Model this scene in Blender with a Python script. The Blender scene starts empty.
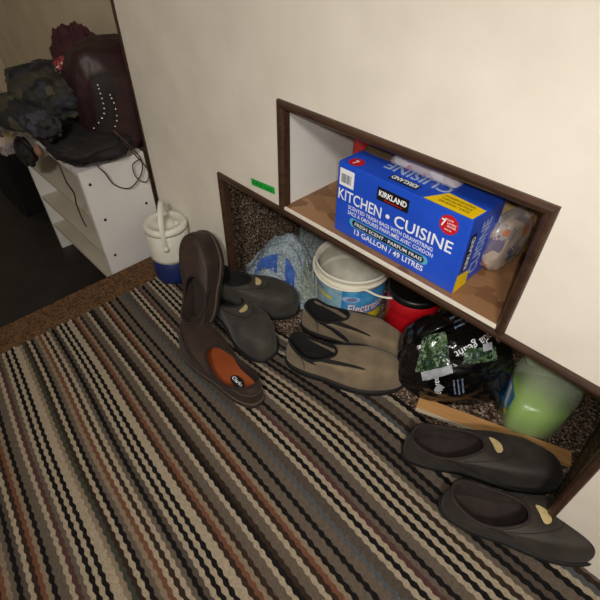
import bpy, bmesh, math, random
from mathutils import Vector, Matrix, noise
from mathutils.bvhtree import BVHTree
PI = math.pi
sc = bpy.context.scene
COL = sc.collection
random.seed(7)

# ------------------------------------------------------------------ materials
def lin(c):
    return tuple((x/12.92 if x <= .04045 else ((x+.055)/1.055)**2.4) for x in (v/255 for v in c)) + (1,)

class NT:
    def __init__(s, name):
        s.m = bpy.data.materials.new(name); s.m.use_nodes = True
        s.t = s.m.node_tree; s.t.nodes.clear()
        s.out = s.n('ShaderNodeOutputMaterial'); s.b = s.n('ShaderNodeBsdfPrincipled')
        s.l(s.b.outputs[0], s.out.inputs[0])
    def n(s, typ, **kw):
        x = s.t.nodes.new(typ)
        for k, v in kw.items():
            if hasattr(x, k): setattr(x, k, v)
            else: x.inputs[k].default_value = v
        return x
    def l(s, a, b): s.t.links.new(a, b)

def mat(name, c, rough=.6, c2=None, nscale=30, bump=0, bscale=200, bdist=.001, spec=.5, metal=0, trans=0, coat=0, sheen=0, ramp=(.35,.65), detail=4, alpha=1):
    k = NT(name); b = k.b
    b.inputs['Roughness'].default_value = rough
    b.inputs['Specular IOR Level'].default_value = spec
    b.inputs['Metallic'].default_value = metal
    b.inputs['Transmission Weight'].default_value = trans
    b.inputs['Coat Weight'].default_value = coat
    b.inputs['Sheen Weight'].default_value = sheen
    b.inputs['Alpha'].default_value = alpha
    tc = k.n('ShaderNodeTexCoord')
    if c2:
        nz = k.n('ShaderNodeTexNoise', Scale=nscale, Detail=detail)
        k.l(tc.outputs['Object'], nz.inputs['Vector'])
        r = k.n('ShaderNodeValToRGB'); e = r.color_ramp.elements
        e[0].position, e[1].position = ramp; e[0].color = lin(c); e[1].color = lin(c2)
        k.l(nz.outputs[0], r.inputs[0]); k.l(r.outputs[0], b.inputs['Base Color'])
    else:
        b.inputs['Base Color'].default_value = lin(c)
    if bump:
        nb = k.n('ShaderNodeTexNoise', Scale=bscale, Detail=3)
        k.l(tc.outputs['Object'], nb.inputs['Vector'])
        bp = k.n('ShaderNodeBump', Strength=bump, Distance=bdist)
        k.l(nb.outputs[0], bp.inputs['Height']); k.l(bp.outputs[0], b.inputs['Normal'])
    return k.m

def carpet_mat():
    k = NT('speckled_carpet'); tc = k.n('ShaderNodeTexCoord')
    v = k.n('ShaderNodeTexVoronoi', Scale=230); nz = k.n('ShaderNodeTexNoise', Scale=60, Detail=5)
    k.l(tc.outputs['Object'], v.inputs['Vector']); k.l(tc.outputs['Object'], nz.inputs['Vector'])
    sep = k.n('ShaderNodeSeparateColor'); k.l(v.outputs['Color'], sep.inputs[0])
    r = k.n('ShaderNodeValToRGB'); r.color_ramp.interpolation = 'LINEAR'
    cols = [(0, (38,28,22)), (.3, (70,54,43)), (.55, (98,78,63)), (.8, (130,110,94)), (1, (185,170,155))]
    e = r.color_ramp.elements; e[0].position = 0; e[0].color = lin(cols[0][1]); e[1].position = 1; e[1].color = lin(cols[-1][1])
    for p, c in cols[1:-1]:
        x = e.new(p); x.color = lin(c)
    k.l(sep.outputs[0], r.inputs[0]); k.l(r.outputs[0], k.b.inputs['Base Color'])
    k.b.inputs['Roughness'].default_value = .95; k.b.inputs['Specular IOR Level'].default_value = .1
    bp = k.n('ShaderNodeBump', Strength=.9, Distance=.004); k.l(v.outputs['Distance'], bp.inputs['Height']); bp.invert = True
    k.l(bp.outputs[0], k.b.inputs['Normal'])
    return k.m

def wood_mat(name, c1, c2, scale=(3, 30, 30), rough=.5, bump=.15, spec=.4):
    k = NT(name); tc = k.n('ShaderNodeTexCoord'); mp = k.n('ShaderNodeMapping'); mp.inputs['Scale'].default_value = scale
    nz = k.n('ShaderNodeTexNoise', Scale=2.2, Detail=8, Distortion=1.2)
    k.l(tc.outputs['Object'], mp.inputs[0]); k.l(mp.outputs[0], nz.inputs['Vector'])
    r = k.n('ShaderNodeValToRGB'); e = r.color_ramp.elements; e[0].position, e[1].position = .3, .7
    e[0].color, e[1].color = lin(c1), lin(c2)
    k.l(nz.outputs[0], r.inputs[0]); k.l(r.outputs[0], k.b.inputs['Base Color'])
    k.b.inputs['Roughness'].default_value = rough; k.b.inputs['Specular IOR Level'].default_value = spec
    bp = k.n('ShaderNodeBump', Strength=bump, Distance=.001); k.l(nz.outputs[0], bp.inputs['Height']); k.l(bp.outputs[0], k.b.inputs['Normal'])
    return k.m

def cell_mat(name, cols, scale, rough=.5, bump=.2, vec=(1,1,1), coat=0):
    """patchy print: voronoi cells coloured from a stepped ramp, warped with noise"""
    k = NT(name); tc = k.n('ShaderNodeTexCoord'); mp = k.n('ShaderNodeMapping'); mp.inputs['Scale'].default_value = vec
    k.l(tc.outputs['Object'], mp.inputs[0])
    nz = k.n('ShaderNodeTexNoise', Scale=scale*1.3, Detail=3); k.l(mp.outputs[0], nz.inputs['Vector'])
    mx = k.n('ShaderNodeMixRGB'); mx.inputs[0].default_value = .04
    k.l(mp.outputs[0], mx.inputs[1]); k.l(nz.outputs['Color'], mx.inputs[2])
    v = k.n('ShaderNodeTexVoronoi', Scale=scale); k.l(mx.outputs[0], v.inputs['Vector'])
    sep = k.n('ShaderNodeSeparateColor'); k.l(v.outputs['Color'], sep.inputs[0])
    r = k.n('ShaderNodeValToRGB'); r.color_ramp.interpolation = 'CONSTANT'; e = r.color_ramp.elements
    n = len(cols); e[0].position = 0; e[0].color = lin(cols[0]); e[1].position = 1/n; e[1].color = lin(cols[1])
    for i in range(2, n):
        x = e.new(i/n); x.color = lin(cols[i])
    k.l(sep.outputs[0], r.inputs[0]); k.l(r.outputs[0], k.b.inputs['Base Color'])
    k.b.inputs['Roughness'].default_value = rough; k.b.inputs['Coat Weight'].default_value = coat
    bp = k.n('ShaderNodeBump', Strength=bump, Distance=.002); k.l(nz.outputs[0], bp.inputs['Height']); k.l(bp.outputs[0], k.b.inputs['Normal'])
    return k.m

def film_mat(name, c, a=.35, rough=.25):
    """thin translucent plastic: diffuse-gloss skin mixed with clear"""
    k = NT(name); tr = k.n('ShaderNodeBsdfTransparent'); mx = k.n('ShaderNodeMixShader')
    k.b.inputs['Base Color'].default_value = lin(c); k.b.inputs['Roughness'].default_value = rough
    mx.inputs[0].default_value = a
    k.l(tr.outputs[0], mx.inputs[1]); k.l(k.b.outputs[0], mx.inputs[2]); k.l(mx.outputs[0], k.out.inputs[0])
    return k.m

def knit_mat(name, c1, c2, sc=260, rough=.95):
    k = NT(name); tc = k.n('ShaderNodeTexCoord')
    w = k.n('ShaderNodeTexVoronoi', Scale=sc); nz = k.n('ShaderNodeTexNoise', Scale=45, Detail=4)
    k.l(tc.outputs['Object'], w.inputs['Vector']); k.l(tc.outputs['Object'], nz.inputs['Vector'])
    sep = k.n('ShaderNodeSeparateColor'); k.l(w.outputs['Color'], sep.inputs[0])
    ad = k.n('ShaderNodeMath', operation='ADD'); k.l(sep.outputs[0], ad.inputs[0]); k.l(nz.outputs[0], ad.inputs[1])
    mu = k.n('ShaderNodeMath', operation='MULTIPLY'); k.l(ad.outputs[0], mu.inputs[0]); mu.inputs[1].default_value = .5
    r = k.n('ShaderNodeValToRGB'); e = r.color_ramp.elements; e[0].position, e[1].position = .25, .75
    e[0].color, e[1].color = lin(c1), lin(c2)
    k.l(mu.outputs[0], r.inputs[0]); k.l(r.outputs[0], k.b.inputs['Base Color'])
    k.b.inputs['Roughness'].default_value = rough
    bp = k.n('ShaderNodeBump', Strength=.7, Distance=.002); k.l(w.outputs['Distance'], bp.inputs['Height']); k.l(bp.outputs[0], k.b.inputs['Normal'])
    return k.m

M = dict(
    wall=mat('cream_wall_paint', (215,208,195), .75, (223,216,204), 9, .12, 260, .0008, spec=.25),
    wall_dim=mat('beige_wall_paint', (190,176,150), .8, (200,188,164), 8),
    ceil=mat('white_ceiling_paint', (225,222,214), .9),
    carpet=carpet_mat(),
    brown_carpet=mat('brown_carpet_pile', (66,46,30), .97, (116,88,62), 150, .8, 420, .004, spec=.1, detail=6),
    dark_floor=mat('dark_vinyl', (26,23,22), .55, (38,34,32), 12, .1, 90, .001),
    trim=wood_mat('dark_walnut_moulding', (44,30,22), (74,51,38), (4, 40, 40), .38),
    white_lam=mat('white_laminate', (205,202,200), .45, (214,211,208), 5, spec=.4),
    white_edge=mat('white_painted_edge', (225,218,202), .5),
    white_panel=mat('white_melamine', (214,212,204), .5, (222,220,213), 6),
    shelf_vinyl=cell_mat('brown_wood_vinyl', [(116,80,50),(140,102,68),(152,114,78),(128,92,60)], 16, .5, .1, (1,1.6,1)),
    ply=wood_mat('pale_plywood', (176,142,92), (206,174,124), (3,3,14), .6),
    plank=wood_mat('pine_board', (176,126,74), (204,156,100), (3,50,50), .6),
    plank_edge=mat('painted_board_edge', (205,190,165), .6),
    beige_lam=mat('beige_shelf_laminate', (176,166,150), .5, (188,178,162), 6),
    black=mat('black_plastic', (14,14,15), .4),
    screw=mat('dark_screw', (50,45,44), .4, metal=.6),
    blue_box=mat('blue_carton', (28,76,196), .35, (32,82,206), 14, .04, 120, .0006, coat=.15),
    blue_box_side=mat('blue_carton_side', (22,58,170), .4),
    carton=mat('brown_carton_inside', (92,72,52), .9, (108,84,62), 40),
    white_ink=mat('white_ink', (236,238,242), .5),
    grey_ink=mat('pale_blue_ink', (168,190,226), .5),
    black_ink=mat('black_ink', (12,12,14), .5),
    red_ink=mat('red_ink', (196,24,34), .45),
    yellow_ink=mat('yellow_ink', (244,204,14), .45),
    teal_ink=mat('teal_ink', (88,176,204), .45),
    dark_ink=mat('navy_ink', (16,24,62), .5),
    tub_white=mat('white_tub_plastic', (226,221,204), .4, (232,228,214), 8, spec=.5),
    tub_inside=mat('scuffed_tub_inside', (186,182,166), .5, (206,202,188), 22),
    label_blue=mat('blue_label', (42,128,196), .35, (86,168,216), 30),
    label_side=mat('pale_label_panel', (158,192,208), .4, (120,164,194), 60),
    label_yellow=mat('yellow_label_band', (232,216,40), .4),
    red_can=mat('red_plastic_can', (176,14,26), .38, (186,18,30), 10),
    green_liq=mat('green_washer_fluid', (146,190,52), .25, trans=.15, spec=.4),
    jug_skin=film_mat('frosted_jug_plastic', (206,220,190), .30, .28),
    cooler_white=mat('white_cooler_plastic', (206,202,190), .5, (214,211,200), 12),
    cooler_blue=mat('navy_cooler_plastic', (18,34,86), .45),
    bag_black=mat('black_bag_film', (9,9,11), .24, bump=.5, bscale=36, bdist=.01, coat=.3),
    bamboo=cell_mat('bamboo_print', [(16,34,26),(46,78,42),(84,112,66),(24,52,58),(124,142,124),(34,64,34),(12,24,20)], 120, .28, .3, (1,.55,1), .4),
    grey_print=mat('grey_print', (152,156,164), .35, (176,180,186), 60),
    brown_nubuck=mat('brown_nubuck', (38,24,18), .68, (54,35,26), 35, .25, 300, .0008, sheen=.05),
    brown_sole=mat('brown_rubber_sole', (48,40,36), .6),
    welt=mat('welt_stitching', (84,66,56), .7),
    orange_insole=mat('tan_leather_insole', (128,58,24), .55, (146,70,30), 16),
    brown_lining=mat('dark_brown_lining', (34,22,18), .85),
    clog_grey=mat('charcoal_nubuck', (44,41,37), .78, (60,56,49), 28, .3, 320, .0008, sheen=.1),
    black_lining=mat('black_textile', (13,12,12), .9),
    black_sole=mat('black_rubber_sole', (22,21,20), .65, bump=.3, bscale=140),
    tan_badge=mat('tan_logo_badge', (186,164,112), .5, (202,182,134), 90),
    olive=mat('olive_taupe_suede', (106,92,72), .92, (130,114,90), 22, .4, 420, .001, sheen=.2, detail=7),
    moc=mat('dark_mocha_nubuck', (33,28,24), .7, (48,41,34), 28, .3, 320, .0008, sheen=.06),
    moc_lining=mat('mocha_textile_lining', (34,25,22), .85, (46,34,30), 50),
    elastic=mat('black_elastic', (14,14,15), .85, bump=.5, bscale=500),
    rag_grey=knit_mat('grey_knit', (80,88,88), (150,158,156)),
    rag_blue=knit_mat('pale_blue_knit', (98,114,128), (176,188,194)),
    rag_cobalt=mat('cobalt_cloth', (42,80,164), .9, (74,112,186), 60, .4, 300, .001),
    rag_speck=knit_mat('green_grey_knit', (98,108,102), (168,176,166), 180),
    camo=cell_mat('camouflage_cotton', [(42,42,36),(27,26,24),(68,64,48),(40,42,50),(54,48,38),(20,20,20)], 30, .9, .3),
    camo_dark=cell_mat('dark_camouflage_cotton', [(40,40,44),(26,26,30),(58,60,72),(36,38,36)], 24, .9, .3),
    burgundy=mat('burgundy_leather', (32,12,15), .55, (46,17,21), 14, .3, 60, .003),
    black_cloth=mat('black_wool', (16,13,13), .8, (24,20,19), 20, .4, 60, .004),
    maroon=mat('maroon_fleece', (52,20,28), .9, (72,30,40), 20, .4, 90, .003),
    floral=cell_mat('floral_scarf', [(96,20,28),(150,60,66),(196,170,160),(110,26,36),(60,18,22)], 55, .8, .3),
    clear_film=film_mat('clear_plastic_film', (206,196,196), .42, .22),
    pink=mat('pink_cloth', (150,96,104), .85, (176,124,128), 30, .4, 50, .004),
    peach=mat('peach_leather', (126,94,74), .7),
    stud=mat('silver_stud', (210,210,212), .25, metal=.9),
    cord=mat('brown_leather_cord', (58,40,32), .6),
    gold=mat('gold_rod', (186,152,60), .35, metal=.6),
    yellow_box=mat('yellow_plastic', (190,150,20), .5),
    snack=cell_mat('snack_pouch_print', [(170,112,80),(176,160,146),(104,98,118),(160,146,136),(150,142,140),(176,160,146),(140,130,126)], 40, .25, .4, (1,1,1), .5),
    red_pouch=mat('red_foil', (190,30,30), .35),
    liner=cell_mat('crumpled_liner_print', [(206,196,208),(226,218,226),(214,160,168),(176,166,190)], 34, .35, .5),
    tape=mat('green_painter_tape', (26,160,56), .45, (34,176,66), 60),
    tape_ink=mat('green_marker_ink', (8,54,24), .6),
    plate=mat('off_white', (200,194,182), .6),
)

# ------------------------------------------------------------------ helpers
def mesh_obj(name, V, F, m, parent=None, mi=None, smooth=True):
    me = bpy.data.meshes.new(name); me.from_pydata([tuple(v) for v in V], [], F)
    for x in (m if isinstance(m, (list, tuple)) else [m]): me.materials.append(x)
    if mi: me.polygons.foreach_set('material_index', mi)
    if smooth: me.polygons.foreach_set('use_smooth', [True]*len(me.polygons))
    me.update(); o = bpy.data.objects.new(name, me); COL.objects.link(o)
    if parent: o.parent = parent
    return o
def bm_obj(name, bm, m, parent=None, smooth=False):
    me = bpy.data.meshes.new(name)
    bmesh.ops.recalc_face_normals(bm, faces=bm.faces)
    bm.to_mesh(me); bm.free(); me.materials.append(m)
    if smooth: me.polygons.foreach_set('use_smooth', [True]*len(me.polygons))
    o = bpy.data.objects.new(name, me); COL.objects.link(o)
    if parent: o.parent = parent
    return o
def thing(name, label, cat, loc=(0,0,0), rot=(0,0,0), group=None):
    o = bpy.data.objects.new(name, None); COL.objects.link(o); o.empty_display_size = .05
    o.location = loc; o.rotation_euler = rot; o['label'] = label; o['category'] = cat
    if group: o['group'] = group
    return o
def tag(o, label, cat, group=None):
    o['label'] = label; o['category'] = cat
    if group: o['group'] = group
    return o
def struct(o): o['kind'] = 'structure'; return o
def add_box(bm, lo, hi, bev=0, seg=2):
    r = bmesh.ops.create_cube(bm, size=1)
    vs = r['verts']
    for v in vs:
        v.co = Vector([lo[i] + (v.co[i]+.5)*(hi[i]-lo[i]) for i in range(3)])
    if bev:
        es = list({e for v in vs for e in v.link_edges})
        bmesh.ops.bevel(bm, geom=es, offset=bev, segments=seg, affect='EDGES', profile=.6)
def box(name, lo, hi, m, parent=None, bev=0, seg=2):
    bm = bmesh.new(); add_box(bm, lo, hi, bev, seg); return bm_obj(name, bm, m, parent)
def boxes(name, L, m, parent=None, bev=0):
    bm = bmesh.new()
    for lo, hi in L: add_box(bm, lo, hi, bev)
    return bm_obj(name, bm, m, parent)
def lathe(name, prof, m, parent=None, n=48, loc=(0,0,0), cap=True, wob=None):
    V = []; F = []
    for r, z in prof:
        for i in range(n):
            a = 2*PI*i/n; rr = r + (wob(a, z) if wob else 0)
            V.append((loc[0]+rr*math.cos(a), loc[1]+rr*math.sin(a), loc[2]+z))
    for j in range(len(prof)-1):
        for i in range(n):
            k = (i+1) % n; F.append((j*n+i, j*n+k, (j+1)*n+k, (j+1)*n+i))
    if cap:
        F.append(tuple(range(n))[::-1]); F.append(tuple(range((len(prof)-1)*n, len(prof)*n)))
    return mesh_obj(name, V, F, m, parent)
def catmull(P, n=6, closed=False):
    P = [Vector(p) for p in P]; out = []; N = len(P)
    rng = range(N if closed else N-1)
    for i in rng:
        g = (lambda k: P[k % N]) if closed else (lambda k: P[min(max(k, 0), N-1)])
        a, b, c, d = g(i-1), g(i), g(i+1), g(i+2)
        for j in range(n):
            t = j/n
            out.append(.5*((2*b)+(c-a)*t+(2*a-5*b+4*c-d)*t*t+(3*b-a-3*c+d)*t**3))
    if not closed: out.append(P[-1])
    return out
def tube_geo(P, r, n=8, closed=False, flat=None, up=None):
    V = []; F = []; N = len(P); prev = None
    for i, p in enumerate(P):
        a = P[(i-1) % N] if closed or i > 0 else P[0]; b = P[(i+1) % N] if closed or i < N-1 else P[-1]
        t = (b-a).normalized()
        u = Vector(up) if up else (prev if prev is not None else (Vector((0,0,1)) if abs(t.z) < .9 else Vector((1,0,0))))
        s = t.cross(u).normalized(); w = s.cross(t).normalized(); prev = w
        rr = r[i] if isinstance(r, (list, tuple)) else r
        r2 = flat if flat else rr
        for k in range(n):
            q = 2*PI*k/n; V.append(p + s*math.cos(q)*rr + w*math.sin(q)*r2)
    for i in range(N if closed else N-1):
        for k in range(n):
            j = (i+1) % N; k2 = (k+1) % n
            F.append((i*n+k, i*n+k2, j*n+k2, j*n+k))
    if not closed:
        F.append(tuple(range(n))[::-1]); F.append(tuple(range((N-1)*n, N*n)))
    return V, F
def tube(name, P, r, m, parent=None, n=8, closed=False, sub=6, flat=None, up=None):
    V, F = tube_geo(catmull(P, sub, closed) if sub else [Vector(p) for p in P], r, n, closed, flat, up)
    return mesh_obj(name, V, F, m, parent)

def text_geo(s, bold=.012, italic=0):
    """flat glyph mesh with baseline at y=0, cap height 1, starting at x=0 -> verts, faces, width"""
    cu = bpy.data.curves.new('glyphs', 'FONT'); cu.body = s; cu.size = 1; cu.offset = bold; cu.shear = italic; cu.resolution_u = 3
    o = bpy.data.objects.new('glyphs', cu); COL.objects.link(o)
    dg = bpy.context.evaluated_depsgraph_get(); dg.update()
    me = bpy.data.meshes.new_from_object(o.evaluated_get(dg))
    bm = bmesh.new(); bm.from_mesh(me); bmesh.ops.triangulate(bm, faces=bm.faces)
    V = [v.co.copy() for v in bm.verts]; F = [tuple(v.index for v in f.verts) for f in bm.faces]
    bm.free(); bpy.data.objects.remove(o); bpy.data.curves.remove(cu); bpy.data.meshes.remove(me)
    k = 1/.70; x0 = min(v.x for v in V)
    V = [((v.x-x0)*k, v.y*k) for v in V]
    return V, F, max(v[0] for v in V)
def lettering(name, items, fn, m, parent):
    """items: (text, x, y, width, cap height[, bold]) on a flat sheet mapped by fn(x, y) to the surface"""
    V = []; F = []
    for it in items:
        s, x, y, w, h = it[:5]; b = it[5] if len(it) > 5 else .012
        v, f, tw = text_geo(s, b); n = len(V)
        V += [fn(x + p[0]*w/tw, y + p[1]*h) for p in v]; F += [tuple(i+n for i in t) for t in f]
    return mesh_obj(name, V, F, m, parent, smooth=False)
def patch(name, poly, fn, m, parent, cuts=0, thick=0):
    """flat polygon (list of x,y) mapped by fn; with cuts a subdivided rectangle for curved surfaces"""
    if not cuts:
        return mesh_obj(name, [fn(*p) for p in poly], [tuple(range(len(poly)))], m, parent, smooth=False)
    (x0, y0), (x1, y1) = poly[0], poly[2]; V = []; F = []
    for j in range(cuts+1):
        for i in range(cuts+1): V.append(fn(x0+(x1-x0)*i/cuts, y0+(y1-y0)*j/cuts))
    for j in range(cuts):
        for i in range(cuts): a = j*(cuts+1)+i; F.append((a, a+1, a+cuts+2, a+cuts+1))
    return mesh_obj(name, V, F, m, parent)
def disc(x, y, r, n=28): return [(x+r*math.cos(2*PI*i/n), y+r*math.sin(2*PI*i/n)) for i in range(n)]
def pill(x0, x1, y, r, n=10):
    return [(x1+r*math.cos(a), y+r*math.sin(a)) for a in [-PI/2+PI*i/n for i in range(n+1)]] + \
           [(x0+r*math.cos(a), y+r*math.sin(a)) for a in [PI/2+PI*i/n for i in range(n+1)]]

# ------------------------------------------------------------------ camera
f_px = 457.96
cam = bpy.data.cameras.new('camera'); co = bpy.data.objects.new('camera', cam); COL.objects.link(co)
cam.sensor_width = 36; cam.lens = f_px/600*36; cam.clip_start = .01
yaw, pitch, roll = -.791, .745, .01
fw = Vector((math.sin(yaw)*math.cos(pitch), math.cos(yaw)*math.cos(pitch), -math.sin(pitch)))
r0 = Vector((math.cos(yaw), -math.sin(yaw), 0)); u0 = r0.cross(fw)
rr = math.cos(roll)*r0 + math.sin(roll)*u0; uu = -math.sin(roll)*r0 + math.cos(roll)*u0
co.matrix_world = Matrix(((rr.x, uu.x, -fw.x, 0), (rr.y, uu.y, -fw.y, -.61), (rr.z, uu.z, -fw.z, .988), (0,0,0,1)))
sc.camera = co

# ------------------------------------------------------------------ the room
T = .012
UX0, UX1, UZ0, UZ1 = -.667, -.147, .4355, .661          # small upper opening
LX0, LX1, LZ1 = -.902, .072, .4205                        # long lower opening
WX0 = -1.292
def wall_piece(L):
    return boxes('wall_front', L, M['wall'])
struct(wall_piece([((WX0,0,0),(LX0,T,2.3)), ((LX0,0,UZ1),(1.6,T,2.3)), ((LX0,0,LZ1),(UX0,T,UZ1)), ((UX1,0,LZ1),(1.6,T,UZ1)),
                   ((LX1,0,0),(1.6,T,LZ1))]))
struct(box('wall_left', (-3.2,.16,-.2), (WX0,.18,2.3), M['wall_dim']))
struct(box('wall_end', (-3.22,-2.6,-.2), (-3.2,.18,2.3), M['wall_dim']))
struct(box('wall_back', (-3.2,-2.62,-.2), (1.6,-2.6,2.3), M['wall']))
struct(box('wall_right', (1.6,-2.6,-.2), (1.62,.6,2.3), M['wall']))
struct(box('ceiling', (-3.2,-2.6,2.3), (1.6,.18,2.32), M['ceil']))
struct(box('floor', (-1.28,-2.6,-.2), (1.6,.45,0), M['carpet']))
struct(box('floor_lower', (-3.2,-2.6,-.2), (-1.28,.16,-.18), M['dark_floor']))
bm = bmesh.new(); add_box(bm, (-1.287,-2.6,-.18), (-1.15,0,.003), .002)
struct(bm_obj('trim_5', bm, M['brown_carpet']))
# linings of the two openings
struct(box('wall_niche_left', (LX0-.13,T,0), (LX0-.11,.45,LZ1), M['carpet']))
struct(box('wall_niche_back', (LX0-.13,.43,0), (LX1+.02,.45,LZ1), M['ply']))
struct(box('wall_niche_right', (LX1,T,0), (LX1+.02,.45,LZ1), M['carpet']))
struct(boxes('wall_cubby_left', [((UX0-.02,T,UZ0),(UX0,.24,UZ1+.02))], M['white_panel']))
struct(boxes('wall_cubby_right', [((UX1,T,UZ0),(UX1+.02,.24,UZ1+.02))], M['ply']))
struct(boxes('wall_cubby_back', [((UX0-.02,.225,UZ0),(UX1+.02,.24,UZ1+.02))], M['ply']))
struct(boxes('ceiling_cubby', [((UX0-.02,T,UZ1+.004),(UX1+.02,.24,UZ1+.02))], M['white_panel']))
struct(box('shelf_board', (LX0-.12,.0125,LZ1+.002), (LX1+.02,.43,UZ0-.003), M['white_edge']))
struct(box('trim_6', (UX0-.004,-.0045,.4358), (UX1,.012,.4430), M['white_edge'], bev=.0008))
struct(box('shelf_covering', (UX0,.0,.4326), (UX1,.225,.4432), M['shelf_vinyl']))
# dark mouldings: a bevelled strip all round each opening
def moulding(name, a, b, inward, w=.0165, t=.010):
    """strip along a->b on the wall face (y<=0), w wide towards 'inward'"""
    a, b, i = Vector(a), Vector(b), Vector(inward); d = (b-a).normalized()
    prof = [(0,0), (0,.5), (.12,.85), (.35,1), (.75,.8), (1,.35), (1,-1.35)]
    V = []; F = []; n = len(prof)
    for e, P in ((0, a), (1, b)):
        s = 1 if e else -1
        for u, h in prof:
            V.append(P + i*u*w + Vector((0,-1,0))*h*t - d*s*u*w)
    for k in range(n): F.append((k, (k+1) % n, n+(k+1) % n, n+k))
    F.append(tuple(range(n))); F.append(tuple(range(n, 2*n)))
    bm = bmesh.new(); vs = [bm.verts.new(v) for v in V]
    for f in F: bm.faces.new([vs[q] for q in f])
    return struct(bm_obj(name, bm, M['trim']))
ux0, ux1, uz1, lz, lx0, lx1 = -.681, -.133, .675, .4350, -.916, .086
moulding('trim_1', (ux0,0,uz1), (ux1,0,uz1), (0,0,-1))
moulding('trim_1', (ux0,0,uz1), (ux0,0,lz-.02), (1,0,0))
moulding('trim_1', (ux1,0,uz1), (ux1,0,lz-.02), (-1,0,0))
moulding('trim_2', (lx0,0,lz), (lx1,0,lz), (0,0,-1))
moulding('trim_2', (lx0,0,lz), (lx0,0,-.03), (1,0,0))
moulding('trim_2', (lx1,0,lz), (lx1,0,-.03), (-1,0,0))
struct(box('trim_3', (WX0-.010,-.004,-.18), (WX0+.001,.16,2.3), M['trim']))

# ------------------------------------------------------------------ rug: ropes with scalloped borders
def rug():
    x0, x1, w = -.0, 1.85, .0078
    rows = 165; dx = .0052; nx = int((x1-x0)/dx)
    pal = ['taupe','brown','cream','black','rust','slate','beige','plum','green','greybrown']
    rgb = dict(taupe=(100,89,78), brown=(54,42,34), cream=(166,152,130), black=(26,24,24), rust=(112,74,56), slate=(84,86,88),
               beige=(136,120,100), plum=(84,56,54), green=(66,68,58), greybrown=(84,74,66))
    mats = []
    for k in pal:
        c = rgb[k]; mats.append(mat('rug_yarn_'+k, tuple(int(v*.84) for v in c), .97, c, 240, .6, 700, .0015, spec=.1))
    rng = random.Random(3)
    seq = []
    while len(seq) < rows:
        g = rng.choice([['cream','black','cream','black','cream'], ['taupe','black','cream','brown'], ['greybrown','black','taupe','cream','brown'], ['beige','black','beige','slate'], ['taupe','taupe','brown'], ['cream','rust','beige'], ['greybrown','greybrown','slate'],
                        ['black','cream'], ['taupe','plum','cream'], ['green','beige','cream'], ['brown','taupe','taupe','cream'],
                        ['slate','cream','black'], ['beige','rust','brown','cream'], ['greybrown','black','taupe'], ['cream','beige','black'], ['taupe','taupe','black']])
        seq += g
    V = []; F = []; mi = []; cols = rows*2+1
    for i in range(nx+1):
        x = x0+i*dx
        for j in range(cols):
            b = j//2; y = -(j*w/2)
            ph = (b*2.399) % 6.28 if b % 3 else 0
            bead = math.sin(2*PI*x/.0208+ph)
            wav = .004*math.sin(x*3.1+.6)+.0025*math.sin(x*9+j*.05) + .085*(lambda e: e*e*(3-2*e))(min(1, max(0, (x-.32)/.55)))*math.exp(j*w*.5*-5) - x*.105*min(1.6, j*w/2/.6)
            edge = .004*math.sin(j*.7) if i in (0, nx) else 0
            if j % 2 == 0: z = .0045; y += .0017*bead
            else: z = .0098 + .0012*math.sin(4*PI*x/.0208+ph)
            V.append((x+edge, y+wav, z))
    for i in range(nx):
        for j in range(cols-1):
            a = i*cols+j; F.append((a, a+1, a+cols+1, a+cols)); mi.append(pal.index(seq[j//2]))
    # hem down to the floor
    ring = [i*cols for i in range(nx+1)] + [nx*cols+j for j in range(1, cols)] + [i*cols+cols-1 for i in range(nx-1, -1, -1)] + [j for j in range(cols-2, 0, -1)]
    n0 = len(V)
    for r_ in ring: V.append((V[r_][0], V[r_][1], .0006))
    for k in range(len(ring)):
        k2 = (k+1) % len(ring); F.append((ring[k], n0+k, n0+k2, ring[k2])); mi.append(1)
    o = mesh_obj('striped_rug', V, F, mats, None, mi)
    o.location = (-1.160,-.006,0); o.rotation_euler = (0,0,math.radians(-1.2))
    tag(o, 'braided rug with brown, cream, black and rust stripes covering the floor', 'rug')
rug()

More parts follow.
